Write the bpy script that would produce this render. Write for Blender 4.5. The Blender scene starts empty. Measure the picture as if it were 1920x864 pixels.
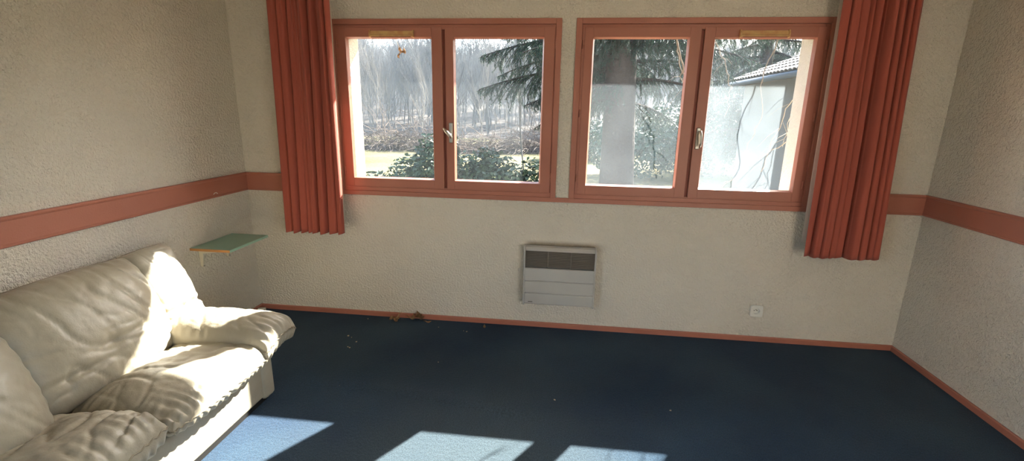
import bpy, bmesh, math, random
from mathutils import Vector, Matrix, Quaternion, noise
R = math.radians
sc = bpy.context.scene
col = sc.collection

# ------------------------------------------------------------------ camera
cam_d = bpy.data.cameras.new('camera'); cam = bpy.data.objects.new('camera', cam_d); col.objects.link(cam)
cam.location = (2.3015, -3.1502, 1.5104)
cam.rotation_euler = (R(75.789), R(-0.985), R(6.739))
cam_d.sensor_width = 36; cam_d.sensor_fit = 'HORIZONTAL'; cam_d.lens = 16.541; cam_d.clip_start = 0.05; cam_d.clip_end = 2000
sc.camera = cam
# ------------------------------------------------------------------ sky, sun, exposure
SUN = Vector((0.69, 1.105, 0.93)).normalized()          # towards the sun
w = bpy.data.worlds.new('sky'); sc.world = w; w.use_nodes = True
nt = w.node_tree; bg = nt.nodes['Background']
sky = nt.nodes.new('ShaderNodeTexSky'); sky.sky_type = 'NISHITA'; sky.sun_disc = False
sky.sun_elevation = math.asin(SUN.z); sky.sun_rotation = math.atan2(SUN.x, SUN.y)
sky.air_density = 1.0; sky.dust_density = 2.5; sky.ozone_density = 1.0; sky.altitude = 300
nt.links.new(sky.outputs[0], bg.inputs[0]); bg.inputs[1].default_value = 0.45
sd = bpy.data.lights.new('sun', 'SUN'); so = bpy.data.objects.new('sun', sd); col.objects.link(so)
sd.energy = 19.0; sd.angle = R(0.6); sd.color = (1.0, 0.95, 0.87)
so.rotation_euler = (-SUN).to_track_quat('-Z', 'Y').to_euler(); so.location = SUN * 30
sc.view_settings.view_transform = 'Standard'; sc.view_settings.look = 'None'
sc.view_settings.exposure = 1.65; sc.view_settings.gamma = 1.0; sc.view_settings.use_curve_mapping = False
cy = sc.cycles
cy.use_denoising = True; cy.max_bounces = 10; cy.diffuse_bounces = 6; cy.glossy_bounces = 3; cy.transparent_max_bounces = 24
cy.transmission_bounces = 6; cy.caustics_reflective = False; cy.caustics_refractive = False; cy.sample_clamp_indirect = 6.0

# ------------------------------------------------------------------ helpers
def tag(o, label=None, cat=None, group=None, kind=None):
    if label: o['label'] = label
    if cat: o['category'] = cat
    if group: o['group'] = group
    if kind: o['kind'] = kind
    return o
def link(name, me, mat=None, parent=None, smooth=False):
    o = bpy.data.objects.new(name, me); col.objects.link(o)
    if mat is not None and not me.materials: me.materials.append(mat)
    if parent is not None: o.parent = parent
    if smooth:
        me.polygons.foreach_set('use_smooth', [True] * len(me.polygons))
    return o
def empty(name, loc=(0, 0, 0), rz=0):
    o = bpy.data.objects.new(name, None); col.objects.link(o); o.location = loc; o.rotation_euler = (0, 0, rz); o.empty_display_size = .1
    return o
class MB:
    """collects verts and faces of one mesh"""
    def __init__(s): s.v = []; s.f = []
    def add(s, vs, fs):
        b = len(s.v); s.v += [tuple(p) for p in vs]; s.f += [tuple(b + i for i in f) for f in fs]; return s
    def box(s, x0, x1, y0, y1, z0, z1):
        return s.add([(x0,y0,z0),(x1,y0,z0),(x1,y1,z0),(x0,y1,z0),(x0,y0,z1),(x1,y0,z1),(x1,y1,z1),(x0,y1,z1)],
                     [(0,3,2,1),(4,5,6,7),(0,1,5,4),(1,2,6,5),(2,3,7,6),(3,0,4,7)])
    def tube(s, pts, rad, n=8, cap=True):
        pts = [Vector(p) for p in pts]
        if not hasattr(rad, '__len__'): rad = [rad] * len(pts)
        rings = []; up = None
        for i, p in enumerate(pts):
            t = (pts[min(i+1, len(pts)-1)] - pts[max(i-1, 0)]).normalized()
            if up is None: up = t.orthogonal().normalized()
            up = (up - t * up.dot(t));  up = up.normalized() if up.length > 1e-6 else t.orthogonal().normalized()
            bi = t.cross(up)
            rings.append([p + (up * math.cos(2*math.pi*k/n) + bi * math.sin(2*math.pi*k/n)) * rad[i] for k in range(n)])
        vs = [q for r in rings for q in r]; fs = []
        for i in range(len(pts)-1):
            for k in range(n):
                a = i*n+k; b = i*n+(k+1) % n; fs.append((a, b, b+n, a+n))
        if cap: fs.append(tuple(range(n-1, -1, -1))); fs.append(tuple(range((len(pts)-1)*n, len(pts)*n)))
        return s.add(vs, fs)
    def prism(s, prof, a, b, mapf):
        """closed profile [(p,q)] extruded from a to b; mapf(t,p,q)->xyz"""
        n = len(prof); vs = [mapf(a, *p) for p in prof] + [mapf(b, *p) for p in prof]
        fs = [(i, (i+1) % n, (i+1) % n + n, i+n) for i in range(n)] + [tuple(range(n-1, -1, -1)), tuple(range(n, 2*n))]
        return s.add(vs, fs)
    def mesh(s, name, bevel=0, seg=2, fix=True):
        me = bpy.data.meshes.new(name); me.from_pydata(s.v, [], s.f)
        if bevel or fix:
            bm = bmesh.new(); bm.from_mesh(me)
            if fix: bmesh.ops.recalc_face_normals(bm, faces=bm.faces)
            if bevel:
                bmesh.ops.bevel(bm, geom=[e for e in bm.edges if len(e.link_faces) == 2 and e.calc_face_angle(0) > .5], offset=bevel, segments=seg, affect='EDGES', profile=.5)
            bm.to_mesh(me); bm.free()
        me.update(); return me
    def build(s, name, mat, parent=None, bevel=0, seg=2, smooth=False, fix=True):
        return link(name, s.mesh(name, bevel, seg, fix), mat, parent, smooth)

# ------------------------------------------------------------------ materials
def mat(name, color, rough=.6, spec=.3, metal=0, bump=None, vary=None, sheen=0, coat=0, translucent=0):
    m = bpy.data.materials.new(name); m.use_nodes = True; t = m.node_tree; p = t.nodes['Principled BSDF']; L = t.links.new
    p.inputs['Base Color'].default_value = (*color, 1); p.inputs['Roughness'].default_value = rough
    p.inputs['Specular IOR Level'].default_value = spec; p.inputs['Metallic'].default_value = metal
    p.inputs['Sheen Weight'].default_value = sheen; p.inputs['Coat Weight'].default_value = coat
    tc = t.nodes.new('ShaderNodeTexCoord')
    if vary:                                   # (scale, color2, lo, hi)
        n = t.nodes.new('ShaderNodeTexNoise'); n.inputs['Scale'].default_value = vary[0]; n.inputs['Detail'].default_value = 4
        L(tc.outputs['Object'], n.inputs['Vector'])
        r = t.nodes.new('ShaderNodeMapRange'); r.inputs[1].default_value = vary[2]; r.inputs[2].default_value = vary[3]
        L(n.outputs['Fac'], r.inputs[0])
        mx = t.nodes.new('ShaderNodeMix'); mx.data_type = 'RGBA'
        mx.inputs[6].default_value = (*color, 1); mx.inputs[7].default_value = (*vary[1], 1)
        L(r.outputs[0], mx.inputs[0]); L(mx.outputs[2], p.inputs['Base Color'])
    if bump:                                   # list of (scale, detail, height)
        prev = None
        for (s, d, h) in bump:
            n = t.nodes.new('ShaderNodeTexNoise'); n.inputs['Scale'].default_value = s; n.inputs['Detail'].default_value = d
            L(tc.outputs['Object'], n.inputs['Vector'])
            b = t.nodes.new('ShaderNodeBump'); b.inputs['Distance'].default_value = h; b.inputs['Strength'].default_value = 1
            L(n.outputs['Fac'], b.inputs['Height'])
            if prev: L(prev.outputs[0], b.inputs['Normal'])
            prev = b
        L(prev.outputs[0], p.inputs['Normal'])
    if translucent:
        tr = t.nodes.new('ShaderNodeBsdfTranslucent'); tr.inputs[0].default_value = (*color, 1)
        ms = t.nodes.new('ShaderNodeMixShader'); ms.inputs[0].default_value = translucent
        o = t.nodes['Material Output']; L(p.outputs[0], ms.inputs[1]); L(tr.outputs[0], ms.inputs[2]); L(ms.outputs[0], o.inputs[0])
    return m
M = {}
def crepi(name, h1, h2, stain=False):
    m = mat(name, (.71, .645, .545), .85, .15, bump=[(72, 3, h1), (170, 2, h2)], vary=(1.6, (.66, .595, .495), .35, .75))
    if stain:                                   # greasy brown smudge of warm air over the heater
        t = m.node_tree; L = t.links.new; p = t.nodes['Principled BSDF']
        g = t.nodes.new('ShaderNodeNewGeometry'); sp = t.nodes.new('ShaderNodeSeparateXYZ'); L(g.outputs['Position'], sp.inputs[0])
        def band(sock, a, b, c, d):
            u = t.nodes.new('ShaderNodeMapRange'); u.interpolation_type = 'SMOOTHSTEP'; u.inputs[1].default_value = a; u.inputs[2].default_value = b; L(sock, u.inputs[0])
            v = t.nodes.new('ShaderNodeMapRange'); v.interpolation_type = 'SMOOTHSTEP'; v.inputs[1].default_value = c; v.inputs[2].default_value = d; v.inputs[3].default_value = 1; v.inputs[4].default_value = 0; L(sock, v.inputs[0])
            k = t.nodes.new('ShaderNodeMath'); k.operation = 'MULTIPLY'; L(u.outputs[0], k.inputs[0]); L(v.outputs[0], k.inputs[1]); return k.outputs[0]
        a = band(sp.outputs[0], 2.02, 2.08, 2.46, 2.62); b = band(sp.outputs[2], .55, .60, .615, .655)
        k = t.nodes.new('ShaderNodeMath'); k.operation = 'MULTIPLY'; L(a, k.inputs[0]); L(b, k.inputs[1])
        k2 = t.nodes.new('ShaderNodeMath'); k2.operation = 'MULTIPLY'; L(k.outputs[0], k2.inputs[0]); k2.inputs[1].default_value = .75
        mx = t.nodes.new('ShaderNodeMix'); mx.data_type = 'RGBA'; mx.inputs[7].default_value = (.22, .15, .08, 1)
        src = p.inputs['Base Color'].links[0].from_socket; L(src, mx.inputs[6]); L(k2.outputs[0], mx.inputs[0]); L(mx.outputs[2], p.inputs['Base Color'])
    return m
M['wall_f'] = crepi('rough_plaster_front', .015, .004, True)
M['wall'] = crepi('rough_plaster', .017, .005)
M['ceil'] = mat('white_ceiling', (.78, .76, .70), .9, .1)
M['render'] = mat('outer_render', (.42, .37, .30), .9, .1, bump=[(40, 4, .01)], vary=(5, (.34, .29, .23), .4, .7))
M['terra'] = mat('terracotta_paint', (.395, .150, .100), .42, .4, bump=[(120, 2, .0006)], vary=(3, (.36, .130, .084), .35, .7))
M['terra_shade'] = mat('terracotta_groove_shade', (.25, .07, .045), .5, .3)  # same terracotta darkened, the shade of the sash gap put into the colour
M['curtain'] = mat('terracotta_curtain_cloth', (.37, .090, .060), .8, .15, bump=[(900, 1, .0004)], sheen=.1, translucent=.06)
M['lining'] = mat('white_curtain_lining', (.75, .68, .58), .85, .1, translucent=.3)
M['carpet'] = mat('blue_carpet', (.011, .031, .066), .95, .06, sheen=.10, bump=[(420, 2, .004), (60, 3, .003)], vary=(1.3, (.026, .055, .090), .40, .66))
M['leather'] = mat('cream_leather', (.325, .290, .222), .40, .45, bump=[(34, 4, .0018), (180, 2, .0005)], vary=(7, (.285, .248, .185), .45, .7))
M['leather_d'] = mat('cream_leather_seam', (.24, .20, .14), .5, .3)
M['black'] = mat('gap_shade_and_print', (.012, .011, .010), .7, .2)  # near-black: painted shade for gaps and holes, also the lettering
M['heater'] = mat('grey_white_enamel', (.44, .42, .385), .35, .5, vary=(4, (.40, .38, .35), .4, .7))
M['slat'] = mat('brown_grey_slat', (.20, .17, .14), .5, .4)
M['vent'] = mat('ochre_varnish_vent', (.60, .37, .15), .4, .4, vary=(30, (.50, .24, .10), .4, .7))
M['steel'] = mat('brushed_metal', (.38, .36, .32), .36, .5, metal=1)
M['white_p'] = mat('white_plastic', (.72, .69, .62), .35, .5)
M['green'] = mat('green_laminate', (.27, .44, .335), .35, .4)
M['chip'] = mat('raw_chipboard_edge', (.50, .24, .09), .7, .2, bump=[(300, 2, .001)])
M['bracket'] = mat('cream_bracket_metal', (.62, .56, .43), .45, .4)
M['leaf_dry'] = mat('dry_leaf', (.30, .17, .085), .75, .2, vary=(60, (.18, .10, .05), .4, .6))
M['crumb'] = mat('pale_crumb', (.48, .38, .27), .8, .2)
M['bark'] = mat('grey_bark', (.105, .092, .082), .9, .1, bump=[(30, 3, .01)])
M['bark_pale'] = mat('pale_twig_bark', (.15, .13, .11), .9, .1)
M['bark_d'] = mat('dark_cedar_bark', (.055, .042, .036), .9, .1, bump=[(14, 4, .03)])
M['needle'] = mat('cedar_needle', (.028, .050, .034), .7, .2, translucent=.25)
M['ivy'] = mat('ivy_leaf', (.020, .040, .022), .55, .25, vary=(3, (.032, .055, .026), .4, .65), translucent=.12)
M['brush'] = mat('bramble_twig', (.13, .10, .08), .9, .1)
M['vine'] = mat('pale_dry_vine', (.22, .18, .14), .8, .15)
M['tile'] = mat('weathered_roof_tile', (.30, .25, .21), .8, .15, vary=(6, (.20, .17, .15), .4, .65))
M['gutter'] = mat('grey_gutter', (.07, .075, .08), .5, .3)
M['annex'] = mat('grey_annex_render', (.17, .155, .135), .9, .1, bump=[(40, 4, .01)])
M['wood_eave'] = mat('dark_eave_wood', (.16, .11, .075), .8, .2)
M['ground'] = mat('winter_grass', (.115, .098, .052), .95, .05, bump=[(6, 4, .05)], vary=(.16, (.066, .078, .026), .48, .60))
M['hill'] = mat('leaf_litter_hillside', (.075, .063, .054), .95, .05, bump=[(1.5, 4, .3)], vary=(.08, (.05, .044, .04), .4, .65))

def glass(name, dirt, spots, seed):
    m = bpy.data.materials.new(name); m.use_nodes = True; t = m.node_tree; L = t.links.new; t.nodes.remove(t.nodes['Principled BSDF'])
    tc = t.nodes.new('ShaderNodeTexCoord')
    mp = t.nodes.new('ShaderNodeMapping'); mp.inputs['Location'].default_value = (seed, seed, seed); L(tc.outputs['Object'], mp.inputs[0])
    n1 = t.nodes.new('ShaderNodeTexNoise'); n1.inputs['Scale'].default_value = 4; n1.inputs['Detail'].default_value = 5; L(mp.outputs[0], n1.inputs['Vector'])
    r1 = t.nodes.new('ShaderNodeMapRange'); r1.inputs[1].default_value = .3; r1.inputs[2].default_value = .75; r1.inputs[3].default_value = dirt*.75; r1.inputs[4].default_value = dirt*1.3; L(n1.outputs['Fac'], r1.inputs[0])
    v = t.nodes.new('ShaderNodeTexNoise'); v.inputs['Scale'].default_value = 75; v.inputs['Detail'].default_value = 2; L(mp.outputs[0], v.inputs['Vector'])
    r2 = t.nodes.new('ShaderNodeMapRange'); r2.inputs[1].default_value = .66; r2.inputs[2].default_value = .76; L(v.outputs['Fac'], r2.inputs[0])
    n2 = t.nodes.new('ShaderNodeTexNoise'); n2.inputs['Scale'].default_value = 9; n2.inputs['Detail'].default_value = 3; L(mp.outputs[0], n2.inputs['Vector'])
    r3 = t.nodes.new('ShaderNodeMapRange'); r3.inputs[1].default_value = .5; r3.inputs[2].default_value = .7; r3.inputs[3].default_value = 0; r3.inputs[4].default_value = spots; L(n2.outputs['Fac'], r3.inputs[0])
    k = t.nodes.new('ShaderNodeMath'); k.operation = 'MULTIPLY_ADD'; L(r2.outputs[0], k.inputs[0]); L(r3.outputs[0], k.inputs[1]); L(r1.outputs[0], k.inputs[2])
    tr = t.nodes.new('ShaderNodeBsdfTransparent'); tr.inputs[0].default_value = (.965, .985, .98, 1)
    tl = t.nodes.new('ShaderNodeBsdfTranslucent'); tl.inputs[0].default_value = (.78, .91, 1.0, 1)
    ms = t.nodes.new('ShaderNodeMixShader'); L(k.outputs[0], ms.inputs[0]); L(tr.outputs[0], ms.inputs[1]); L(tl.outputs[0], ms.inputs[2])
    L(ms.outputs[0], t.nodes['Material Output'].inputs[0])
    return m

def wear_and_sheen(m):                                  # mid-room pile greyed by foot wear, with window sheen put into the colour
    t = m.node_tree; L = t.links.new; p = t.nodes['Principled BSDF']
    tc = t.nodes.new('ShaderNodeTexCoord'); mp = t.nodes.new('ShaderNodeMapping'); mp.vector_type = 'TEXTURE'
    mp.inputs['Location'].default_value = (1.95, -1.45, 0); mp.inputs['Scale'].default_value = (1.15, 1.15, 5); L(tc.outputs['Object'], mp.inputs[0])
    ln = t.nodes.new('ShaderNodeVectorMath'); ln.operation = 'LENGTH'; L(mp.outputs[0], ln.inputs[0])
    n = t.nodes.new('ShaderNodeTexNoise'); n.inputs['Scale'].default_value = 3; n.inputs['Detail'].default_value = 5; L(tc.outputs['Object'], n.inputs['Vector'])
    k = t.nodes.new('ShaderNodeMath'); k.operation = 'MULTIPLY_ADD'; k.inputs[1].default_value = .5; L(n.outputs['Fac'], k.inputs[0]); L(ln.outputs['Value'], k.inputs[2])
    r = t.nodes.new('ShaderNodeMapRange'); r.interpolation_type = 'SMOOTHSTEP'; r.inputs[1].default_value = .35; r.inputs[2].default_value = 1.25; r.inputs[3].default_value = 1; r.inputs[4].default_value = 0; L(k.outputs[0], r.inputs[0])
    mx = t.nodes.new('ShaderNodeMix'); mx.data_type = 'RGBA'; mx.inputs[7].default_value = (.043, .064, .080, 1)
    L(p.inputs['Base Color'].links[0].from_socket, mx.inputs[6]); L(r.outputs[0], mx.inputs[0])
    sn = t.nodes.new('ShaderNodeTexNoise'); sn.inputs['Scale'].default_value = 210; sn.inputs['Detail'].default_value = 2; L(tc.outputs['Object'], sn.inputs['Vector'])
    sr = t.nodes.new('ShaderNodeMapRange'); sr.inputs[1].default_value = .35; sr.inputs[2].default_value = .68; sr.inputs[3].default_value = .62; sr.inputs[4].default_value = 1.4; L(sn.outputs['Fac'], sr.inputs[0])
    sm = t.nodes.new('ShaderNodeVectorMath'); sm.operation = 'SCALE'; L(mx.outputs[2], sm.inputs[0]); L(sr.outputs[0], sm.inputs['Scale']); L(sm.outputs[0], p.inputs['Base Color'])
wear_and_sheen(M['carpet'])
# ------------------------------------------------------------------ room shell
W, D, H = 4.52, 5.2, 2.55
WT, WB = 2.072, .921                     # window frame top / bottom
TH = .30                                 # outer face of the window wall
def struct(o, label=None): return tag(o, label, None, None, 'structure')
OP = [(.772, 2.176), (2.378, 3.776)]     # openings
def wall_front():
    b = MB(); z0, z1 = .975, 2.018
    b.box(-.3, W+.3, 0, TH, -.7, z0); b.box(-.3, W+.3, 0, TH, z1, 2.9)
    xs = [-.3, OP[0][0], OP[0][1], OP[1][0], OP[1][1], W+.3]
    for i in (0, 2, 4): b.box(xs[i], xs[i+1], 0, TH, z0, z1)
    return struct(b.build('wall_front', M['wall_f']), 'cream rough-plastered wall with two terracotta windows')
wall_front()
SO = [(-5.0, -3.35, .15, 2.40), (-5.05, -3.15, .05, 2.40)]          # left and right side openings, added behind the viewer to let in fill light
def side_wall(x0, x1, o):
    b = MB(); b.box(x0, x1, o[1], 0, -.1, 2.9); b.box(x0, x1, -D, o[0], -.1, 2.9); b.box(x0, x1, o[0], o[1], -.1, o[2]); b.box(x0, x1, o[0], o[1], o[3], 2.9); return b
struct(side_wall(-.2, 0, SO[0]).build('wall_left', M['wall']), 'cream rough-plastered side wall behind the sofa')
struct(side_wall(W, W+.2, SO[1]).build('wall_right', M['wall']), 'cream rough-plastered side wall on the right')
struct(MB().box(-.2, W+.2, -D-.2, -D, -.1, 2.9).build('wall_back', M['wall']), 'cream plastered wall behind the viewer')
struct(MB().box(-.2, W+.2, -D-.2, TH, H, H+.15).build('ceiling', M['ceil']), 'plain white ceiling')
# carpet with one soft buckle running across it
def carpet():
    nx, ny = 150, 140; vs = []; fs = []
    for j in range(ny+1):
        for i in range(nx+1):
            x = W*i/nx; y = -D + D*j/ny
            yc = -.915 - .16*max(0, (x-1.25))**1.6 if x > 1.0 else -.92
            a = max(0, 1-abs((x-1.55)/.75)**2)
            z = .007*a*math.exp(-((y-yc)/.03)**2)
            vs.append((x, y, z))
    for j in range(ny):
        for i in range(nx):
            a = j*(nx+1)+i; fs.append((a, a+1, a+nx+2, a+nx+1))
    b = MB(); b.add(vs, fs); b.box(0, W, -D, 0, -.12, -.02)
    return struct(b.build('floor', M['carpet'], smooth=True, fix=False), 'dark blue worn fitted carpet')
carpet()
# dado rails and baseboards (profile: depth p, height q)
dprof = [(0,.925),(.010,.925),(.014,.929),(.014,.936),(.010,.940),(.010,1.034),(.013,1.037),(.016,1.044),(.016,1.052),(.012,1.054),(0,1.054)]
sprof = [(0,0),(.012,0),(.012,.030),(.008,.036),(0,.036)]
def mouldF(x0, x1, prof, name, lab): return struct(MB().prism(prof, x0, x1, lambda t,p,q: (t,-p,q)).build(name, M['terra']), lab)
def mouldL(prof, name, lab): return struct(MB().prism(prof, SO[0][1], 0, lambda t,p,q: (p,t,q)).build(name, M['terra']), lab)
def mouldR(prof, name, lab): return struct(MB().prism(prof, SO[1][1], 0, lambda t,p,q: (W-p,t,q)).build(name, M['terra']), lab)
mouldF(.0, .7125, dprof, 'trim_1', 'terracotta dado rail between the corner and the left window')
mouldF(3.832, W, dprof, 'trim_2', 'terracotta dado rail right of the windows')
tl = mouldL(dprof, 'trim_3', 'terracotta dado rail along the left wall')
mouldR(dprof, 'trim_4', 'terracotta dado rail along the right wall')
mouldF(0, W, sprof, 'baseboard_front', 'thin terracotta baseboard under the windows')
mouldL(sprof, 'baseboard_left', 'thin terracotta baseboard on the left wall')
mouldR(sprof, 'baseboard_right', 'thin terracotta baseboard on the right wall')
ch = MB().tube([(.0105, -.352, .948), (.011, -.343, .956), (.011, -.327, .957), (.0105, -.315, .949)], .0022, 5).build('paint_chip', M['white_p'], tl); ch['label'] = 'small pale paint chip'
# sill rail shared by both windows
struct(MB().box(.7125, 3.832, -.014, .02, WB, .951).build('trim_5', M['terra'], bevel=.002), 'terracotta rail running under both windows')

# ------------------------------------------------------------------ windows
def rect_frame(b, x0, x1, z0, z1, wl, wr, wb, wt, y0, y1):
    b.box(x0, x0+wl, y0, y1, z0, z1); b.box(x1-wr, x1, y0, y1, z0, z1)
    b.box(x0+wl, x1-wr, y0, y1, z0, z0+wb); b.box(x0+wl, x1-wr, y0, y1, z1-wt, z1)
    return b
def bead(x0, x1, z0, z1, y0, y1, wd):
    """sloping glazing bead between the sash face (y0) and the glass (y1)"""
    o = [(x0,y0,z0),(x1,y0,z0),(x1,y0,z1),(x0,y0,z1)]; i = [(x0+wd,y1,z0+wd),(x1-wd,y1,z0+wd),(x1-wd,y1,z1-wd),(x0+wd,y1,z1-wd)]
    k = [(x0,y1,z0),(x1,y1,z0),(x1,y1,z1),(x0,y1,z1)]
    fs = []
    for a in range(4):
        c = (a+1) % 4; fs += [(a, c, 4+c, 4+a), (4+a, 4+c, 8+c, 8+a), (8+a, 8+c, c, a)]
    return MB().add(o+i+k, fs)
def window(name, x0, x1, sashes, hinges, handle, vent, dirts, lab):
    root = struct(empty(name, (0, 0, 0)), lab)
    f = MB(); rect_frame(f, x0, x1, .949, WT, .036, .036, .004, .034, -.016, .03)           # proud rim
    rect_frame(f, x0+.036, x1-.036, .953, WT-.034, .028, .028, .036, .030, -.003, .06)       # recessed frame
    f.build('window_frame', M['terra'], root, bevel=.0025)
    g = MB().box(x0+.034, x1-.034, -.007, .012, .9505, .979); g.build('drip_rail', M['terra'], root, bevel=.002)
    c = (sashes[0][1] + sashes[1][0]) / 2
    MB().box(c-.02, c+.02, .012, .05, .985, 2.01).build('meeting_groove', M['terra_shade'], root)
    for k, (s0, s1, g0, g1) in enumerate(sashes):
        z0, z1, gz0, gz1 = .984, 2.021, 1.050, 1.954
        sb = MB(); e = .009
        rect_frame(sb, s0, s1, z0, z1, g0-e-s0, s1-g1-e, gz0-e-z0, z1-gz1-e, -.008, .042)
        sh = sb.build('sash', M['terra'], root, bevel=.002)
        bead(g0-e, g1+e, gz0-e, gz1+e, -.0075, .020, e).build('glazing_bead', M['terra'], sh)
        MB().box(g0-e+.001, g1+e-.001, .021, .025, gz0-e+.001, gz1+e-.001).build('pane', glass('dusty_glass', dirts[k][0], dirts[k][1], dirts[k][2]), sh)
        hx = s0-.006 if k == 0 else s1+.006
        for hz in (1.09, 1.505, 1.92):
            MB().tube([(hx, -.010, hz-.024), (hx, -.010, hz-.001)], .0062, 8).tube([(hx, -.010, hz+.001), (hx, -.010, hz+.024)], .0062, 8).build('hinge', M['terra'], sh, smooth=False)
    handle(root); vent(root)
    return root
def handle_turned(root):
    p = MB().box(1.509, 1.535, -.019, -.008, 1.298, 1.43).build('handle_plate', M['steel'], root, bevel=.005, seg=3)
    l = MB().tube([(1.522, -.018, 1.352), (1.522, -.045, 1.352)], .009, 12)
    l.tube([(1.535, -.050, 1.332), (1.522, -.055, 1.350), (1.500, -.058, 1.375), (1.482, -.054, 1.395)], [.009, .0115, .010, .006], 12)
    l.build('lever', M['steel'], p, smooth=True)
def handle_down(root):
    p = MB().box(3.101, 3.127, -.019, -.008, 1.297, 1.43).build('handle_plate', M['steel'], root, bevel=.005, seg=3)
    l = MB().tube([(3.114, -.018, 1.40), (3.114, -.042, 1.40)], .009, 12)
    l.tube([(3.116, -.048, 1.412), (3.119, -.052, 1.385), (3.122, -.052, 1.34), (3.122, -.050, 1.312)], [.009, .0115, .010, .007], 12)
    l.build('lever', M['steel'], p, smooth=True)
def vent_box(x0, x1, flip):
    def f(root):
        prof = [(-.008, 1.963), (-.024, 1.963), (-.027, 1.972), (-.020, 1.978), (-.016, 1.998), (-.008, 2.0)]
        v = MB().prism(prof, x0, x1, lambda t, p, q: (t, p, q)).build('trickle_vent', M['vent'], root); v['label'] = 'ochre ventilation slot cover'
        for xe, s in ((x0, -1), (x1, 1)):
            MB().prism([(-.008, 1.957), (-.029, 1.962), (-.029, 1.985), (-.020, 2.003), (-.008, 2.005)], xe, xe+s*.008, lambda t, p, q: (t, p, q)).build('end_clip', M['vent'], v)
        MB().box(x0+.008, x1-.008, -.0275, -.024, 1.9575, 1.9625).build('slot_lip', M['terra'], v)
    return f
window('window_1', .7125, 2.234, [(.770, 1.470, .832, 1.392), (1.490, 2.192, 1.553, 2.117)], None, handle_turned, vent_box(1.0, 1.28, 1), [(.003, .02, 3.1), (.0035, .02, 7.7)],
       'terracotta two-sash window nearer the sofa')
window('window_2', 2.322, 3.832, [(2.376, 3.070, 2.437, 2.996), (3.090, 3.776, 3.160, 3.720)], None, handle_down, vent_box(3.295, 3.56, -1), [(.0115, .05, 1.3), (.031, .06, 5.9)],
       'terracotta two-sash window nearer the right wall')

# ------------------------------------------------------------------ curtains
def curtain(name, x0t, x1t, x0b, x1b, zb, zt, seed, inner, lab):
    rnd = random.Random(seed); n, m = 360, 46
    root = tag(empty(name, ((x0b+x1b)/2, -.12, zb)), lab, 'curtain', 'terracotta curtains')
    ph = [rnd.uniform(0, 6.28) for _ in range(8)]
    def pt(s, t, off):
        w_ = s + .026*math.sin(2*math.pi*1.7*s+ph[0]) + .014*math.sin(2*math.pi*3.9*s+ph[1]+.5*t)
        xa = x0b + (x0t-x0b)*t + ((x1b-x0b) + ((x1t-x0t)-(x1b-x0b))*t) * s
        a_low = (1-t)**.7
        f = math.sin(2*math.pi*8.2*w_+ph[2]+.35*math.sin(2.2*t+ph[5]))
        f = f*abs(f)**.5 if f < 0 else math.sin(f*1.57)            # round crests, narrow valleys
        g = math.sin(2*math.pi*17.0*w_+ph[3]+.8*math.sin(1.3*t))
        amp = .024 + .009*a_low + .009*math.sin(2*math.pi*1.9*s+ph[6]+.6*t)
        y = amp*-f + g*(.008*t**1.2 + .0025) + .008*math.sin(2*math.pi*2.6*s+ph[4]+1.1*t)
        x = xa - .0125*math.cos(2*math.pi*8.2*w_+ph[2]+.35*math.sin(2.2*t+ph[5])) * (1-.25*t) + .010*math.sin(3*t+ph[7])*math.sin(math.pi*s)*(1-t)
        z = zb + (zt-zb)*t + (1-t)**8*(.006*math.sin(2*math.pi*8.2*w_+ph[3]))
        if off: return (xa, -.060 + .004*math.sin(2*math.pi*4*s+ph[1]), z)
        return (x, -.125 + y, z)
    def sheet(off, s0, s1, z_in, matn, nm):
        b = MB(); vs = []; fs = []
        for j in range(m+1):
            t = z_in + (1-z_in)*j/m
            for i in range(n+1): vs.append(Vector(pt(s0+(s1-s0)*i/n, t, off)) - Vector(root.location))
        for j in range(m):
            for i in range(n):
                a = j*(n+1)+i; fs.append((a, a+1, a+n+2, a+n+1))
        b.add(vs, fs); o = b.build(nm, M[matn], root, smooth=True, fix=False)
        so_ = o.modifiers.new('thick', 'SOLIDIFY'); so_.thickness = .002; so_.offset = 0
        return o
    sheet(0, 0, 1, 0, 'curtain', 'curtain_cloth')
    li = sheet(.012, (.035 if inner < 0 else .02), (.965 if inner > 0 else .98), .04, 'lining', 'curtain_lining'); li['label'] = 'white lining'
    return root
curtain('curtain', .375, .780, .350, .772, .662, 2.30, 4, 1, 'gathered terracotta curtain hanging left of the windows')
curtain('curtain', 3.775, 4.165, 3.792, 4.228, .664, 2.30, 9, -1, 'gathered terracotta curtain hanging right of the windows')
rod = tag(empty('curtain_rod', (.2, -.125, 2.33)), 'wooden curtain rod above both windows', 'curtain rod')
rb = MB().tube([(0, 0, 0), (4.1, 0, 0)], .014, 12).build('pole', M['wood_eave'], rod, smooth=True)
for xx in (.05, 2.05, 4.05): MB().tube([(xx, 0, 0), (xx, .124, 0)], .008, 8).build('bracket', M['steel'], rod)

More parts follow.
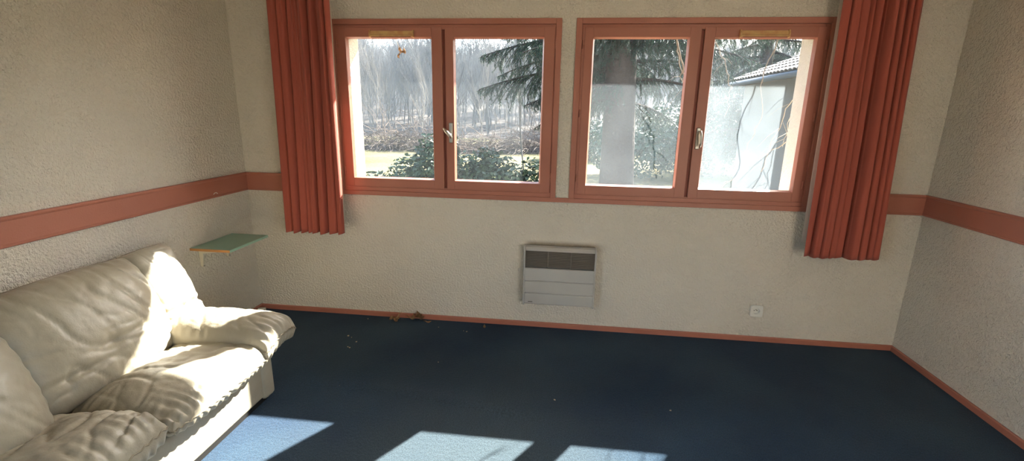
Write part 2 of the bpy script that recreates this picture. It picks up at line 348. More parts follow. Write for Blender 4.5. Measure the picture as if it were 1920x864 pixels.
# ------------------------------------------------------------------ convector heater
hx0, hx1, hz0, hz1 = 2.035, 2.530, .190, .618
ht = tag(empty('convector_heater', (hx0, 0, hz0)), 'grey-white electric convector heater fixed below the windows', 'heater')
def hp(o): o.location = (-hx0, 0, -hz0); return o
cw = .012
cprof = [(-.012,.200),(-.066,.200),(-.072,.206),(-.072,.466),(-.020,.470),(-.020,.588),(-.066,.588),(-.066,.595),(-.052,.610),(-.034,.615),(-.012,.615)]
hp(MB().prism(cprof, hx0+cw, hx1-cw, lambda t,p,q: (t,p,q)).build('casing', M['heater'], ht))
for xa in (hx0, hx1-cw):
    hp(MB().prism([(-.004,hz0),(-.072,hz0),(-.078,.198),(-.078,.590),(-.070,.606),(-.050,hz1),(-.004,hz1)], xa, xa+cw, lambda t,p,q: (t,p,q)).build('end_cap', M['heater'], ht, bevel=.003))
hp(MB().box(hx0+cw, hx1-cw, -.028, -.0205, .470, .588).build('grille_shade', M['black'], ht))  # black sheet painting the shade of the recess behind the slats
for k in range(10):
    z = .476 + k*.0117
    hp(MB().prism([(-.062,z),(-.066,z),(-.058,z+.0062),(-.040,z+.0075),(-.040,z+.0045)], hx0+cw, hx1-cw, lambda t,p,q: (t,p,q)).build('slat', M['slat'], ht))
for xx in (hx0+.167, hx0+.325): hp(MB().box(xx-.002, xx+.002, -.064, -.03, .470, .588).build('grille_stay', M['slat'], ht))
pz = [(.376,.4655,.012),(.285,.373,.0),(.204,.282,.0)]
for (a, b_, sl) in pz:
    pr_ = [(-.0715,a),(-.079,a+.002),(-.081,a+.006),(-.081+sl*.35,b_-.006),(-.078+sl*.35,b_),(-.0715,b_)]
    hp(MB().prism(pr_, hx0+cw, hx1-cw, lambda t,p,q: (t,p,q)).build('front_panel', M['heater'], ht))
for k, (x, wd) in enumerate([(2.078,.006),(2.0855,.004),(2.091,.005),(2.0975,.005),(2.104,.004)]):
    hp(MB().box(x-.004, x-.004+wd, -.0822, -.0805, .2195, .2245).build('brand_lettering', M['black'], ht))

# ------------------------------------------------------------------ wall socket
sk = tag(empty('wall_socket', (3.622, 0, .226)), 'square white wall socket low beside the right corner', 'socket')
def ring_plate():
    b = MB(); n = 48; h = .041; vs = []; fs = []
    def sq(k, hh):
        a = 2*math.pi*k/n + math.pi/4; c, s = math.cos(a), math.sin(a); q = (abs(c)**8+abs(s)**8)**(1/8); return c/q*hh, s/q*hh
    def loop(fn, y): return [(*(lambda p: (p[0], y, p[1]))(fn(k)),) for k in range(n)]
    ci = lambda r: (lambda k: (math.cos(2*math.pi*k/n+math.pi/4)*r, math.sin(2*math.pi*k/n+math.pi/4)*r))
    loops = [loop(lambda k: sq(k, h), 0), loop(lambda k: sq(k, h), -.007), loop(lambda k: sq(k, h-.003), -.010), loop(ci(.022), -.010), loop(ci(.0195), -.006), loop(ci(.0195), .010)]
    for l in loops: vs += l
    for r in range(len(loops)-1):
        for k in range(n):
            a = r*n+k; c = r*n+(k+1) % n; fs.append((a, c, c+n, a+n))
    fs.append(tuple((len(loops)-1)*n+k for k in range(n)))
    return b.add(vs, fs)
ring_plate().build('cover_plate', M['white_p'], sk, smooth=False)
MB().tube([(0, .009, .006), (0, -.004, .006)], .0026, 10).build('earth_pin', M['steel'], sk)
for sx in (-.0095, .0095): MB().tube([(sx, .0095, -.001), (sx, .0085, -.001)], .0030, 10).build('contact_hole', M['black'], sk)
# recess in the wall behind the socket is hidden by its own cup
sk.location.y = -.0115

# ------------------------------------------------------------------ small wall shelf
sh = tag(empty('wall_shelf', (0, -.41, .63)), 'small green-topped shelf on brackets in the left corner', 'shelf')
def so2(o): o.location = (0, .41, -.63); return o
so2(MB().box(.002, .268, -.600, -.222, .637, .653).build('shelf_board', M['green'], sh, bevel=.0015))
so2(MB().box(.002, .2685, -.6025, -.600, .6375, .6525).build('edge_strip', M['chip'], sh))
so2(MB().box(.268, .2705, -.600, -.222, .6375, .6525).build('edge_strip', M['green'], sh))
for y in (-.53, -.295):
    pb = MB().prism([(.002,.6365),(.002,.515),(.012,.507),(.020,.515),(.030,.600),(.235,.628),(.240,.6365)], y-.006, y+.006, lambda t,p,q: (p,t,q))
    bk = so2(pb.build('bracket', M['bracket'], sh, bevel=.0015))
    o = MB().tube([(.020, y, .517), (.026, y, .517)], .0045, 8).build('screw', M['steel'], bk)

# ------------------------------------------------------------------ sofa
sofa = tag(empty('leather_sofa', (.45, -1.8, 0)), 'worn cream leather sofa with plump loose cushions against the left wall', 'sofa')
def sp_(o): o.location = Vector((-.45, 1.8, 0)) + Vector(o.location); return o
def cushion(name, c, U, V, N, su, sv, tn, tb, p=4.0, q=.42, rc=.22, seed=0, wr=.006, gather=(), dents=(), crown=0.0, bend=None, n=104, sag=0, seam=True):
    """plump closed cushion: centre c, half sizes su,sv, thickness tn above and tb below; gather=(side, freq, amp, width)"""
    c = Vector(c); U = Vector(U).normalized(); V = Vector(V).normalized(); N = Vector(N).normalized()
    g = [math.sin(math.pi/2*(2*i/n-1)) for i in range(n+1)]
    def outline(a, b_):
        k = 1 - rc*.5*(a*a*b_*b_); return a*su*(k*.5+.5*(1-rc*.29*(a*b_)**2)), b_*sv*(k*.5+.5*(1-rc*.29*(a*b_)**2))
    vs = []; idx = {}
    def surf(a, b_, side):
        x, y = outline(a, b_)
        e = max(0.0, (1-abs(a)**p)*(1-abs(b_)**p))**q
        h = (tn if side > 0 else tb)*e
        if side > 0:
            h += crown*(1-a*a)*(1-b_*b_)
            pos = Vector((x*5+seed*7.1, y*5+seed*3.3, seed))
            h += wr*.9*noise.noise(pos*.7)*e
            wa = .5+noise.noise(pos*.8+Vector((3, 1, 7)))
            wv = Vector((x*9+y*5+seed, y*3-x*2+noise.noise(pos*.9)*.8, seed*2.0)); r_ = 1-abs(noise.noise(wv)); h -= wr*1.3*max(0, wa)*r_**11*e
            wv = Vector((x*4-y*2+seed*2, y*11+x*3+noise.noise(pos*.8)*.9, seed*5.0)); r_ = 1-abs(noise.noise(wv)); h -= wr*1.1*max(0, 1-wa)*r_**11*e
            wv = Vector((x*19+y*8+seed*3, y*9-x*6+noise.noise(pos*1.2)*1.2, seed*4.0)); r_ = 1-abs(noise.noise(wv)); h -= wr*.22*r_**8*e
        sh_ = 0
        for (axis, sgn, freq, amp, wd) in gather:
            cc, al = (a, b_) if axis == 'u' else (b_, a)
            d_ = 1 - cc*sgn
            if d_ < 4*wd:
                jt = noise.noise(Vector((al*3.1, seed, 9.0)))*1.6
                fall = math.exp(-d_/wd)
                h += amp*math.sin(al*freq+jt*3)*fall*(.4+.6*min(1, d_/(wd*.25)))*(.6+.8*abs(noise.noise(Vector((al*6, seed, 3.0)))))
        for (da, db, rad, dep) in dents:
            if side > 0: h -= dep*math.exp(-(((a-da)/rad[0])**2+((b_-db)/rad[1])**2))
        pnt = c + U*x + V*y + N*(h if side > 0 else -h)
        if bend: pnt = bend(pnt, a, b_)
        return pnt
    for side in (1, -1):
        for j in range(n+1):
            for i in range(n+1):
                rim = i in (0, n) or j in (0, n)
                if side < 0 and rim: idx[(side, i, j)] = idx[(1, i, j)]; continue
                idx[(side, i, j)] = len(vs); vs.append(surf(g[i], g[j], side))
    fs = []
    for side in (1, -1):
        for j in range(n):
            for i in range(n):
                f = [idx[(side, i, j)], idx[(side, i+1, j)], idx[(side, i+1, j+1)], idx[(side, i, j+1)]]
                fs.append(tuple(f if side > 0 else f[::-1]))
    o = sp_(MB().add(vs, fs).build(name, M['leather'], sofa, smooth=True))
    if seam:
        ring = [(i, 0) for i in range(0, n, 2)] + [(n, j) for j in range(0, n, 2)] + [(i, n) for i in range(n, 0, -2)] + [(0, j) for j in range(n, 0, -2)]
        pts = [vs[idx[(1, i, j)]] for (i, j) in ring]; pts.append(pts[0])
        MB().tube(pts, .0035, 6, cap=False).build('piping', M['leather_d'], o, smooth=True)
    return o
# base and arm carcass
sp_(MB().box(.06, .775, -2.62, -1.10, .025, .225).build('base', M['leather'], sofa, bevel=.02, seg=4, smooth=True))
sp_(MB().box(.10, .765, -2.60, -1.08, .0, .03).build('plinth_gap_shade', M['black'], sofa))  # black box painting the shaded gap under the base
sp_(MB().box(.05, .790, -1.135, -1.045, .012, .335).build('arm_panel', M['leather'], sofa, bevel=.025, seg=4, smooth=True))
sp_(MB().box(.05, .790, -2.70, -2.60, .012, .335).build('arm_panel', M['leather'], sofa, bevel=.025, seg=4, smooth=True))
bb = MB().prism([(.10,.05),(.34,.05),(.30,.40),(.16,.74),(.07,.74)], -2.64, -.99, lambda t,p,q: (p,t,q))
sp_(bb.build('back_frame', M['leather'], sofa, bevel=.03, seg=3, smooth=True))
rec = Vector((-.40, 0, .92)).normalized(); nrm = Vector((.92, 0, .40)).normalized()      # reclined back plane
# seat cushions
cushion('seat_cushion', (.605, -1.420, .285), (1,0,0), (0,1,0), (0,0,1), .255, .345, .095, .06, seed=1, wr=.010, gather=[('u', 1, 52, .016, .22), ('v', -1, 34, .008, .14)], crown=.012)
cushion('seat_cushion', (.592, -2.075, .297), (1,-.05,.155), (.05,1,0), (-.155,0,1), .275, .340, .105, .09, p=6, seed=2, wr=.013, gather=[('u', 1, 44, .016, .24), ('v', 1, 34, .011, .18)], crown=.015)
# back cushions and corner section
cushion('back_cushion', (.250, -1.515, .545), (0,1,0), rec, nrm, .365, .270, .120, .08, p=4.2, q=.48, rc=.16, seed=3, wr=.010, gather=[('v', 1, 26, .008, .26), ('u', 1, 20, .004, .14)],
        dents=[(-.05, -.30, (.16, .10), .030), (-.45, -.50, (.40, .06), .022), (.4, -.28, (.45, .05), .012)], crown=.03)
cushion('back_cushion', (.340, -2.170, .535), (.05,1,0), rec, nrm, .350, .275, .135, .08, p=3.2, q=.5, seed=4, wr=.010, gather=[('v', 1, 34, .009, .2), ('u', 1, 26, .007, .14)], crown=.03)
cushion('corner_cushion', (.243, -1.066, .540), (.06,1,.03), rec, Vector((.92,-.06,.40)), .125, .268, .078, .08, p=8.0, q=.36, rc=.05, seed=5, wr=.007, gather=[('u', 1, 26, .003, .2)],
        dents=[(0, -.30, (2.0, .05), .024), (.1, -.62, (2.0, .05), .016)], crown=.014)
# arm pillow: drapes over the arm panel
def arm_bend(sign):
    def f(pn, a, b_):
        k = max(0, a)                       # towards the front end it droops
        return pn + Vector((0, sign*.03*k*k, -.030*k**2 - .035*max(0, sign*-b_)**2 - .045*max(0, sign*b_)**2))
    return f
cushion('arm_pillow', (.565, -1.085, .390), (1,.06,0), (-.06,1,.06), (0,-.06,1), .298, .146, .086, .090, p=7, q=.34, rc=.10, seed=6, wr=.007, gather=[('u', 1, 24, .014, .16), ('v', -1, 40, .005, .18)], crown=.010, bend=arm_bend(1))
cushion('arm_pillow', (.580, -2.655, .385), (1,-.06,0), (.06,1,0), (0,0,1), .300, .150, .088, .07, p=3.6, q=.45, seed=8, wr=.006, gather=[('u', 1, 22, .010, .18)], crown=.010, bend=arm_bend(-1))

# ------------------------------------------------------------------ litter on the carpet
def leaf_mesh(L, wd, curl, seed):
    rnd = random.Random(seed); n, m = 8, 4; vs = []; fs = []
    for i in range(n+1):
        t = i/n; w_ = wd*math.sin(math.pi*min(1, t*.96+.03))**.8*(1+.15*math.sin(9*t+seed))
        for j in range(m+1):
            s = 2*j/m-1
            vs.append((L*(t-.5), w_*s*.5, .003 + curl*(abs(s)**1.6*.5*wd + .9*L*(t-.5)**2*2) + .002*rnd.random()))
    for i in range(n):
        for j in range(m):
            a = i*(m+1)+j; fs.append((a, a+1, a+m+2, a+m+1))
    b = MB().add(vs, fs); b.tube([(-L*.5, 0, .003+curl*.4*L), (-L*.8, .004, .006+curl*.6*L)], [.0012, .0006], 5)
    return b.mesh('dry_leaf')
lmesh = [leaf_mesh(.045, .022, .5, 1), leaf_mesh(.060, .020, .8, 2), leaf_mesh(.038, .026, .9, 3)]
rl = random.Random(3)
piles = [((1.25, -.038), 9, (.05, .022), 'curled dry brown leaf heaped against the front baseboard'),
         ((1.09, -.065), 6, (.04, .018), 'dry leaf scattered just left of the leaf heap by the baseboard')]
for (px, py), cnt, (sx, sy), lab in piles:
    for k in range(cnt):
        o = link('dry_leaf', lmesh[k % 3], M['leaf_dry']); o.location = (px+rl.uniform(-sx, sx), py+rl.uniform(-sy, sy), .002+.010*(k//3))
        o.rotation_euler = (rl.uniform(-.5, .5), rl.uniform(-.4, .4), rl.uniform(0, 6.28)); s = rl.uniform(.8, 1.25); o.scale = (s, s, s)
        tag(o, lab, 'leaf', 'dry leaves ' + ('in the heap' if cnt == 9 else 'beside the heap'))
o = link('dry_leaf', lmesh[0], M['leaf_dry']); o.location = (1.345, -.078, .003); o.rotation_euler = (.1, .2, .4); tag(o, 'single dry leaf lying just right of the leaf heap', 'leaf')
o = link('dry_leaf', lmesh[2], M['leaf_dry']); o.location = (1.767, -.101, .003); o.rotation_euler = (.2, 0, 2.0); o.scale = (.8, .8, .8); tag(o, 'lone reddish dry leaf left of the heater, near the baseboard', 'leaf')
def crumb_mesh(seed):
    bm = bmesh.new(); bmesh.ops.create_icosphere(bm, subdivisions=1, radius=1)
    for v in bm.verts: v.co *= 1+.35*noise.noise(v.co*1.7+Vector((seed, 0, 0)))
    me = bpy.data.meshes.new('crumb'); bm.to_mesh(me); bm.free(); return me
cms = [crumb_mesh(1.3), crumb_mesh(4.1)]
for k, (x, y, s, dk) in enumerate([(.869,-.355,.008,0),(.959,-.426,.006,0),(.952,-.508,.006,0),(.935,-.50,.005,0),(1.654,-.169,.006,0),(1.63,-.16,.004,0),(.889,-.075,.005,0),(1.09,-.93,.004,0),(1.568,-.60,.004,0),(2.293,-.893,.006,1),(2.9,-.9,.006,1),(.90,-.37,.004,0),(1.44,-.13,.004,0)]):
    o = link('crumb', cms[k % 2], None); 
    if not o.data.materials: o.data.materials.append(M['crumb'])
    o.location = (x, y, s*.45); o.scale = (s, s*.8, s*.55); o.rotation_euler = (0, 0, k)
    wh = 'between the sofa arm and the leaf heap' if x < 1.0 else 'near the baseboard between leaf heap and heater' if y > -.2 else 'out in the middle of the room'
    tag(o, 'tiny crumb on the blue carpet '+wh, 'crumb', 'crumbs '+wh)
ad = tag(empty('phone_adapter', (.045, -.07, 0)), 'small white plug adapter lying in the left corner', 'adapter'); ad.rotation_euler = (0, 0, .5)
MB().box(-.028, .028, -.018, .018, .002, .026).build('body', M['white_p'], ad, bevel=.004)
MB().box(.010, .024, -.0185, -.017, .010, .020).build('port', M['black'], ad)

# ------------------------------------------------------------------ outside: ground, hill, eave
GZ = -.6
def terrain():
    nx, ny = 90, 80; vs = []; fs = []
    for j in range(ny+1):
        for i in range(nx+1):
            x = -160 + 320*i/nx; y = -30 + 270*j/ny
            z = GZ + .25*noise.noise(Vector((x*.12, y*.12, 0)))*min(1, max(0, (y-6)/10))
            k = max(0, (y-34)/130); prof = min(1, k)**1.25
            hgt = 11.5 - .055*x + 1.5*noise.noise(Vector((x*.02, y*.015, 4)))
            z += prof*hgt
            vs.append((x, y, z))
    for j in range(ny):
        for i in range(nx):
            a = j*(nx+1)+i; fs.append((a, a+1, a+nx+2, a+nx+1))
    return vs, fs, nx
tv, tf, tnx = terrain()
gf = [f for f in tf if tv[f[0]][1] < 33]; hf = [f for f in tf if tv[f[0]][1] >= 33]
struct(MB().add(tv, gf).build('ground', M['ground'], smooth=True, fix=False), 'pale winter meadow outside the windows')
struct(MB().add(tv, hf).build('hillside', M['hill'], smooth=True, fix=False), 'hazy wooded hillside far beyond the meadow')
def zt(x, y):
    z = GZ + .25*noise.noise(Vector((x*.12, y*.12, 0)))*min(1, max(0, (y-6)/10))
    k = max(0, (y-34)/130)
    return z + min(1, k)**1.25*(11.5 - .055*x + 1.5*noise.noise(Vector((x*.02, y*.015, 4))))
ev = MB().prism([(TH, 2.58), (1.0, 2.505), (1.0, 2.60), (TH, 2.78)], -1.5, W+.9, lambda t,p,q: (t,p,q))
struct(ev.build('trim_6', M['wood_eave']), 'roof eave above the windows outside')
struct(MB().box(OP[0][0]-.05, OP[0][1]+.05, .062, TH+.04, .935, .974).build('trim_7', M['render'], bevel=.004), 'outer stone sill of the window nearer the sofa')
struct(MB().box(OP[1][0]-.05, OP[1][1]+.05, .062, TH+.04, .935, .974).build('trim_8', M['render'], bevel=.004), 'outer stone sill of the window nearer the right wall')

# ------------------------------------------------------------------ bare trees
def bare_tree(seed, h, r0, levels=4, sides=4, spread=.55, fork=3, droop=0.0):
    rnd = random.Random(seed); segs = []
    def grow(p, d, L, r, lv):
        n = 3 if lv else 5; q = p
        for i in range(n):
            d = (d + Vector((rnd.gauss(0, .10), rnd.gauss(0, .10), .10-droop*lv*.08))).normalized()
            q2 = q + d*(L/n); ra = r*(1-.6*i/n); rb2 = r*(1-.6*(i+1)/n); segs.append((q, q2, ra, rb2))
            if lv < levels and (lv > 0 or i >= 1):
                for _ in range(fork if lv < 2 else 2):
                    az = rnd.uniform(0, 6.28); e = d.orthogonal().normalized(); e = Quaternion(d, az) @ e
                    nd = (d*(1-spread*.6) + e*spread + Vector((0, 0, .15))).normalized()
                    grow(q2, nd, L*rnd.uniform(.38, .58), rb2*.55, lv+1)
            q = q2
    grow(Vector((0, 0, -.2)), Vector((0, 0, 1)), h*.72, r0, 0)
    return segs
def seg_mesh(name, segs, sides):
    vs = []; fs = []
    for (a, b_, ra, rb2) in segs:
        t = (b_-a).normalized(); u = t.orthogonal().normalized(); v = t.cross(u); base = len(vs)
        for (c, r) in ((a, ra), (b_, rb2)):
            for k in range(sides):
                an = 2*math.pi*k/sides; vs.append(tuple(c + (u*math.cos(an)+v*math.sin(an))*r))
        for k in range(sides): fs.append((base+k, base+(k+1) % sides, base+sides+(k+1) % sides, base+sides+k))
    me = bpy.data.meshes.new(name); me.from_pydata(vs, [], fs); me.update(); return me
tree_segs = [bare_tree(11+k, 9+k*1.2, .065+.008*k, 3, 4, .42, 3) for k in range(5)]
tree_mesh = [seg_mesh('bare_tree', s, 3) for s in tree_segs]
for k, me in enumerate(tree_mesh): me.materials.append(M['bark'] if k % 2 else M['bark_pale'])
PANES = [(-.49, -.27, 'leftmost pane'), (-.25, -.04, 'second pane from the left'), (.03, .23, 'third pane from the left'), (.26, .47, 'rightmost pane')]
rt = random.Random(21); spots = []
for k in range(92):
    lo, hi, pn_ = PANES[(0, 1, 0, 1, 2, 0, 1, 3)[k % 8]]
    for _ in range(80):
        y = rt.uniform(24, 54); x = 2.3 + (y+3.15)*rt.uniform(lo, hi)
        if all(math.hypot(x-a, y-c) > 2.4 for a, c in spots): break
    spots.append((x, y))
    o = link('bare_tree', tree_mesh[k % 5]); o.location = (x, y, zt(x, y)-.05); s = rt.uniform(.38, .62)*(.6+y/75); o.scale = (s, s, s); o.rotation_euler = (0, 0, rt.uniform(0, 6.28))
    tag(o, 'leafless grey tree at the wood edge, seen through the '+pn_, 'tree', 'bare trees seen through the '+pn_)
# two closer saplings
sap = [((-.9, 9.5), .55, 31, 'slim leafless multi-stem tree in the left window'), ((.9, 12.5), .45, 33, 'thin bare sapling standing in the meadow behind the ivy hedge')]
for (x, y), s, sd_, lab in sap:
    o = link('bare_sapling', seg_mesh('bare_sapling', bare_tree(sd_, 13, .075, 3, 5, .30, 3), 4), M['bark']); o.location = (x, y, zt(x, y)); o.scale = (s, s, s); tag(o, lab, 'tree')
# distant woodland, beyond counting
import numpy as np
low = []
for k in range(5):
    me = seg_mesh('tmp', [(a, b_, max(ra, .022), max(rb2, .016)) for (a, b_, ra, rb2) in bare_tree(61+k, 9, .10, 3 if k < 3 else 2, 3, .42, 3)], 3)
    v = np.empty(len(me.vertices)*3); me.vertices.foreach_get('co', v); low.append((v.reshape(-1, 3), np.array([list(p.vertices) for p in me.polygons])))
    bpy.data.meshes.remove(me)
VS = []; FS = []; base = 0
for k in range(1250):
    y = 38 + 132*rt.random()**.85; x = 2.3 + (y+3)*rt.uniform(-.66, .60); s = rt.uniform(.55, .95); ca = rt.uniform(0, 6.28); c, sn = math.cos(ca), math.sin(ca)
    v, f = low[k % 5]; m3 = np.array([[c, -sn, 0], [sn, c, 0], [0, 0, 1]])*s
    VS.append(v @ m3.T + np.array([x, y, zt(x, y)])); FS.append(f+base); base += len(v)
VS = np.concatenate(VS); FS = np.concatenate(FS)
me = bpy.data.meshes.new('distant_woodland'); me.vertices.add(len(VS)); me.vertices.foreach_set('co', VS.ravel())
me.loops.add(FS.size); me.loops.foreach_set('vertex_index', FS.ravel().astype(np.int32)); me.polygons.add(len(FS)); me.polygons.foreach_set('loop_start', np.arange(0, FS.size, 4, dtype=np.int32)); me.update(calc_edges=True)
print('WOOD', len(FS))
tag(link('distant_woodland', me, M['bark']), 'distant leafless grey woodland covering the hillside', 'woodland', None, 'stuff')

# ------------------------------------------------------------------ brambles
def tangle(seed, L, h, cnt):
    rnd = random.Random(seed); b = MB()
    for _ in range(cnt):
        p = Vector((rnd.uniform(-L, L), rnd.uniform(-.6, .6), 0)); d = Vector((rnd.gauss(0, .5), rnd.gauss(0, .5), 1)).normalized(); pts = [p]
        for i in range(4):
            d = (d + Vector((rnd.gauss(0, .4), rnd.gauss(0, .4), -.35))).normalized(); p = p + d*h*.42; pts.append(Vector((p.x, p.y, max(.02, p.z))))
        b.tube(pts, [.018, .014, .012, .009, .006], 3, cap=False)
    return b.mesh('bramble', fix=False)
tm = [tangle(5, 1.8, 1.0, 230), tangle(6, 1.5, 1.3, 210)]
for me in tm: me.materials.append(M['brush'])
for k, (px, y) in enumerate([(-.44, 21.5), (-.34, 22), (-.25, 21), (-.17, 22.5), (-.09, 21.5), (-.02, 23), (.05, 22), (.13, 23.5), (.2, 22), (.28, 23), (.36, 22)]):
    x = 2.3 + (y+3.15)*px; o = link('bramble_thicket', tm[k % 2]); o.location = (x, y, zt(x, y)); o.rotation_euler = (0, 0, .3*math.sin(k*2.1)); o.scale = (1.15, 1, 1.1+.3*math.sin(k*1.7))
    pn_ = min(PANES, key=lambda q: abs((q[0]+q[1])/2-px))[2]
    tag(o, 'grey-brown bramble thicket at the far meadow edge, seen through the '+pn_, 'bramble', 'brambles seen through the '+pn_)

# ------------------------------------------------------------------ ivy shrubs right outside
def leaf_cloud(seed, blobs, cnt, size):
    rnd = random.Random(seed); vs = []; fs = []
    for _ in range(cnt):
        cx, cy_, cz, rx, ry, rz_ = rnd.choice(blobs)
        while True:
            v = Vector((rnd.gauss(0, 1), rnd.gauss(0, 1), rnd.gauss(0, 1)))
            if v.length > .1: break
        v.normalize(); rr = rnd.uniform(.72, 1.06)
        p = Vector((cx+v.x*rx*rr, cy_+v.y*ry*rr, max(.03, cz+v.z*rz_*rr)))
        n = (v + Vector((rnd.gauss(0, .5), rnd.gauss(0, .5), rnd.gauss(0, .5)+.3))).normalized(); a = n.orthogonal().normalized(); a = Quaternion(n, rnd.uniform(0, 6.28)) @ a; c = n.cross(a)
        s = size*rnd.uniform(.6, 1.25); b = len(vs)
        vs += [tuple(p - a*s), tuple(p - a*.15*s + c*.62*s + n*.12*s), tuple(p + a*s), tuple(p - a*.15*s - c*.62*s + n*.12*s)]
        fs += [(b, b+1, b+2), (b, b+2, b+3)]
    me = bpy.data.meshes.new('foliage'); me.from_pydata(vs, [], fs); me.update(); return me
def shrub(loc, blobs, cnt, seed, lab, size=.035):
    root = tag(empty('ivy_shrub', loc), lab, 'shrub', 'dark ivy shrubs outside the window')
    tag(link('foliage', leaf_cloud(seed, blobs, cnt, size), M['ivy'], root), kind='stuff')
    b = MB(); rnd = random.Random(seed)
    for (cx, cy_, cz, rx, ry, rz_) in blobs:
        for _ in range(5): b.tube([(cx*.5+rnd.uniform(-.1, .1), cy_, 0), (cx+rnd.uniform(-.3, .3)*rx, cy_+rnd.uniform(-.3, .3)*ry, cz), (cx+rnd.uniform(-.8, .8)*rx, cy_+rnd.uniform(-.6, .6)*ry, cz+.6*rz_)], [.025, .015, .006], 5)
    b.build('stems', M['bark'], root)
g0 = GZ
shrub((.25, 2.3, g0), [(-.25,0,.75,.45,.35,.60), (.15,.1,.85,.40,.4,.70), (.42,0,.95,.25,.3,.85)], 9500, 1, 'dark ivy shrub in the lower left corner of the left window')
shrub((.80, 2.5, g0), [(0,0,.9,.22,.3,.95), (.05,0,1.2,.17,.2,.75), (.02,0,1.65,.10,.12,.35)], 6000, 2, 'tallest dark ivy shrub, climbing behind the left window stiles')
shrub((1.35, 2.3, g0), [(-.25,0,.85,.35,.35,.75), (.15,0,.9,.40,.35,.72), (.0,.1,.95,.3,.3,.72)], 10500, 3, 'broad rounded ivy shrub low in the left window')
shrub((2.05, 2.4, g0), [(-.1,0,.78,.42,.35,.78), (.25,0,.7,.35,.35,.72)], 8500, 4, 'ivy shrub at the lower right corner of the left window')
# evergreen hedge in shade behind the cedar
for k, (x, y, s) in enumerate([(4.6, 13, 1.5), (7.0, 15, 2.0), (9.5, 16, 2.4), (2.8, 19, 1.3)]):
    root = tag(empty('evergreen_bush', (x, y, zt(x, y))), ['rounded evergreen bush behind the cedar trunk', 'dark evergreen bush right of the cedar trunk', 'tall evergreen bush behind the annex roof', 'low evergreen bush far behind the cedar'][k], 'bush')
    tag(link('foliage', leaf_cloud(40+k, [(0,0,s*.55,s,s,s*.6), (s*.5,0,s*.8,s*.6,s*.6,s*.6), (-s*.5,.2,s*.7,s*.6,s*.6,s*.6)], 4200, .075), M['ivy'], root), kind='stuff')

# ------------------------------------------------------------------ cedar
CX, CY = 3.12, 5.0
ced = tag(empty('cedar_tree', (CX, CY, zt(CX, CY))), 'large dark cedar with drooping boughs and thick trunk', 'tree')
MB().tube([(.06, 0, -.1), (.03, 0, 1.0), (.0, .02, 2.2), (-.04, .03, 3.4), (-.02, .05, 4.8), (.03, .05, 6.5)], [.33, .29, .255, .235, .20, .14], 16).build('trunk', M['bark_d'], ced, smooth=True)
def bough_meshes(seed, L):
    """branch runs along +x, drooping; side twigs carry hanging needle sprays"""
    rnd = random.Random(seed); wood = MB(); vs = []; fs = []
    main = []; n = 9
    for i in range(n+1):
        t = i/n; main.append(Vector((L*t, .10*L*math.sin(2.1*t+seed), -.10*L*t*t + .04*L*math.sin(3*t))))
    wood.tube(main, [.045*(1-.85*i/n) for i in range(n+1)], 5)
    def needles(p, d, ln):
        k = int(ln/.022)
        for i in range(k):
            c = p + d*(ln*i/k)
            for _ in range(3):
                e = Quaternion(d, rnd.uniform(0, 6.28)) @ d.orthogonal().normalized(); dd = (e*.8 + d*.5 + Vector((0, 0, -.15))).normalized(); l = rnd.uniform(.045, .085); sd2 = dd.cross(d).normalized()*.0045
                b = len(vs); vs.extend([tuple(c - sd2), tuple(c + sd2), tuple(c + dd*l)]); fs.append((b, b+1, b+2))
    for i in range(2, n*4+1):
        t = i/(n*4); p = Vector((L*t, .10*L*math.sin(2.1*t+seed), -.10*L*t*t + .04*L*math.sin(3*t)))
        for sd3 in (-1, 1):
            if rnd.random() < .12: continue
            l = L*(.10+.22*(1-abs(t-.45)))*rnd.uniform(.6, 1.1)*min(1, (1.12-t)*2.2)
            d = Vector((.55, sd3*.8*rnd.uniform(.5, 1.1), -.30*rnd.uniform(.2, 1.8))).normalized(); q = p; pts = [p]
            for _ in range(3):
                d = (d + Vector((rnd.gauss(0, .1), rnd.gauss(0, .1), -.22))).normalized(); q2 = q + d*(l/3); needles(q, d, l/3); pts.append(q2)
                if rnd.random() < .8:
                    hd = Vector((rnd.gauss(0, .3), rnd.gauss(0, .3), -1)).normalized(); needles(q2, hd, l*.35); pts2 = [q2, q2+hd*l*.35]; wood.tube(pts2, [.004, .002], 3, cap=False)
                q = q2
            wood.tube(pts, [.009, .007, .005, .003], 3, cap=False)
    me = bpy.data.meshes.new('needle_sprays'); me.from_pydata(vs, [], fs); me.update(); me.materials.append(M['needle'])
    wm = wood.mesh('bough', fix=False); wm.materials.append(M['bark_d'])
    return wm, me
bm_ = [bough_meshes(3, 2.4), bough_meshes(8, 2.0), bough_meshes(14, 2.9)]
def bough(z, az, tilt, k, s=1.0):
    o = link('bough', bm_[k][0], None, ced); o.location = (0, 0, z-zt(CX, CY)); o.rotation_euler = (0, tilt, az); o.scale = (s, s, s)
    tag(link('needle_sprays', bm_[k][1], None, o), kind='stuff')
rc_ = random.Random(8)
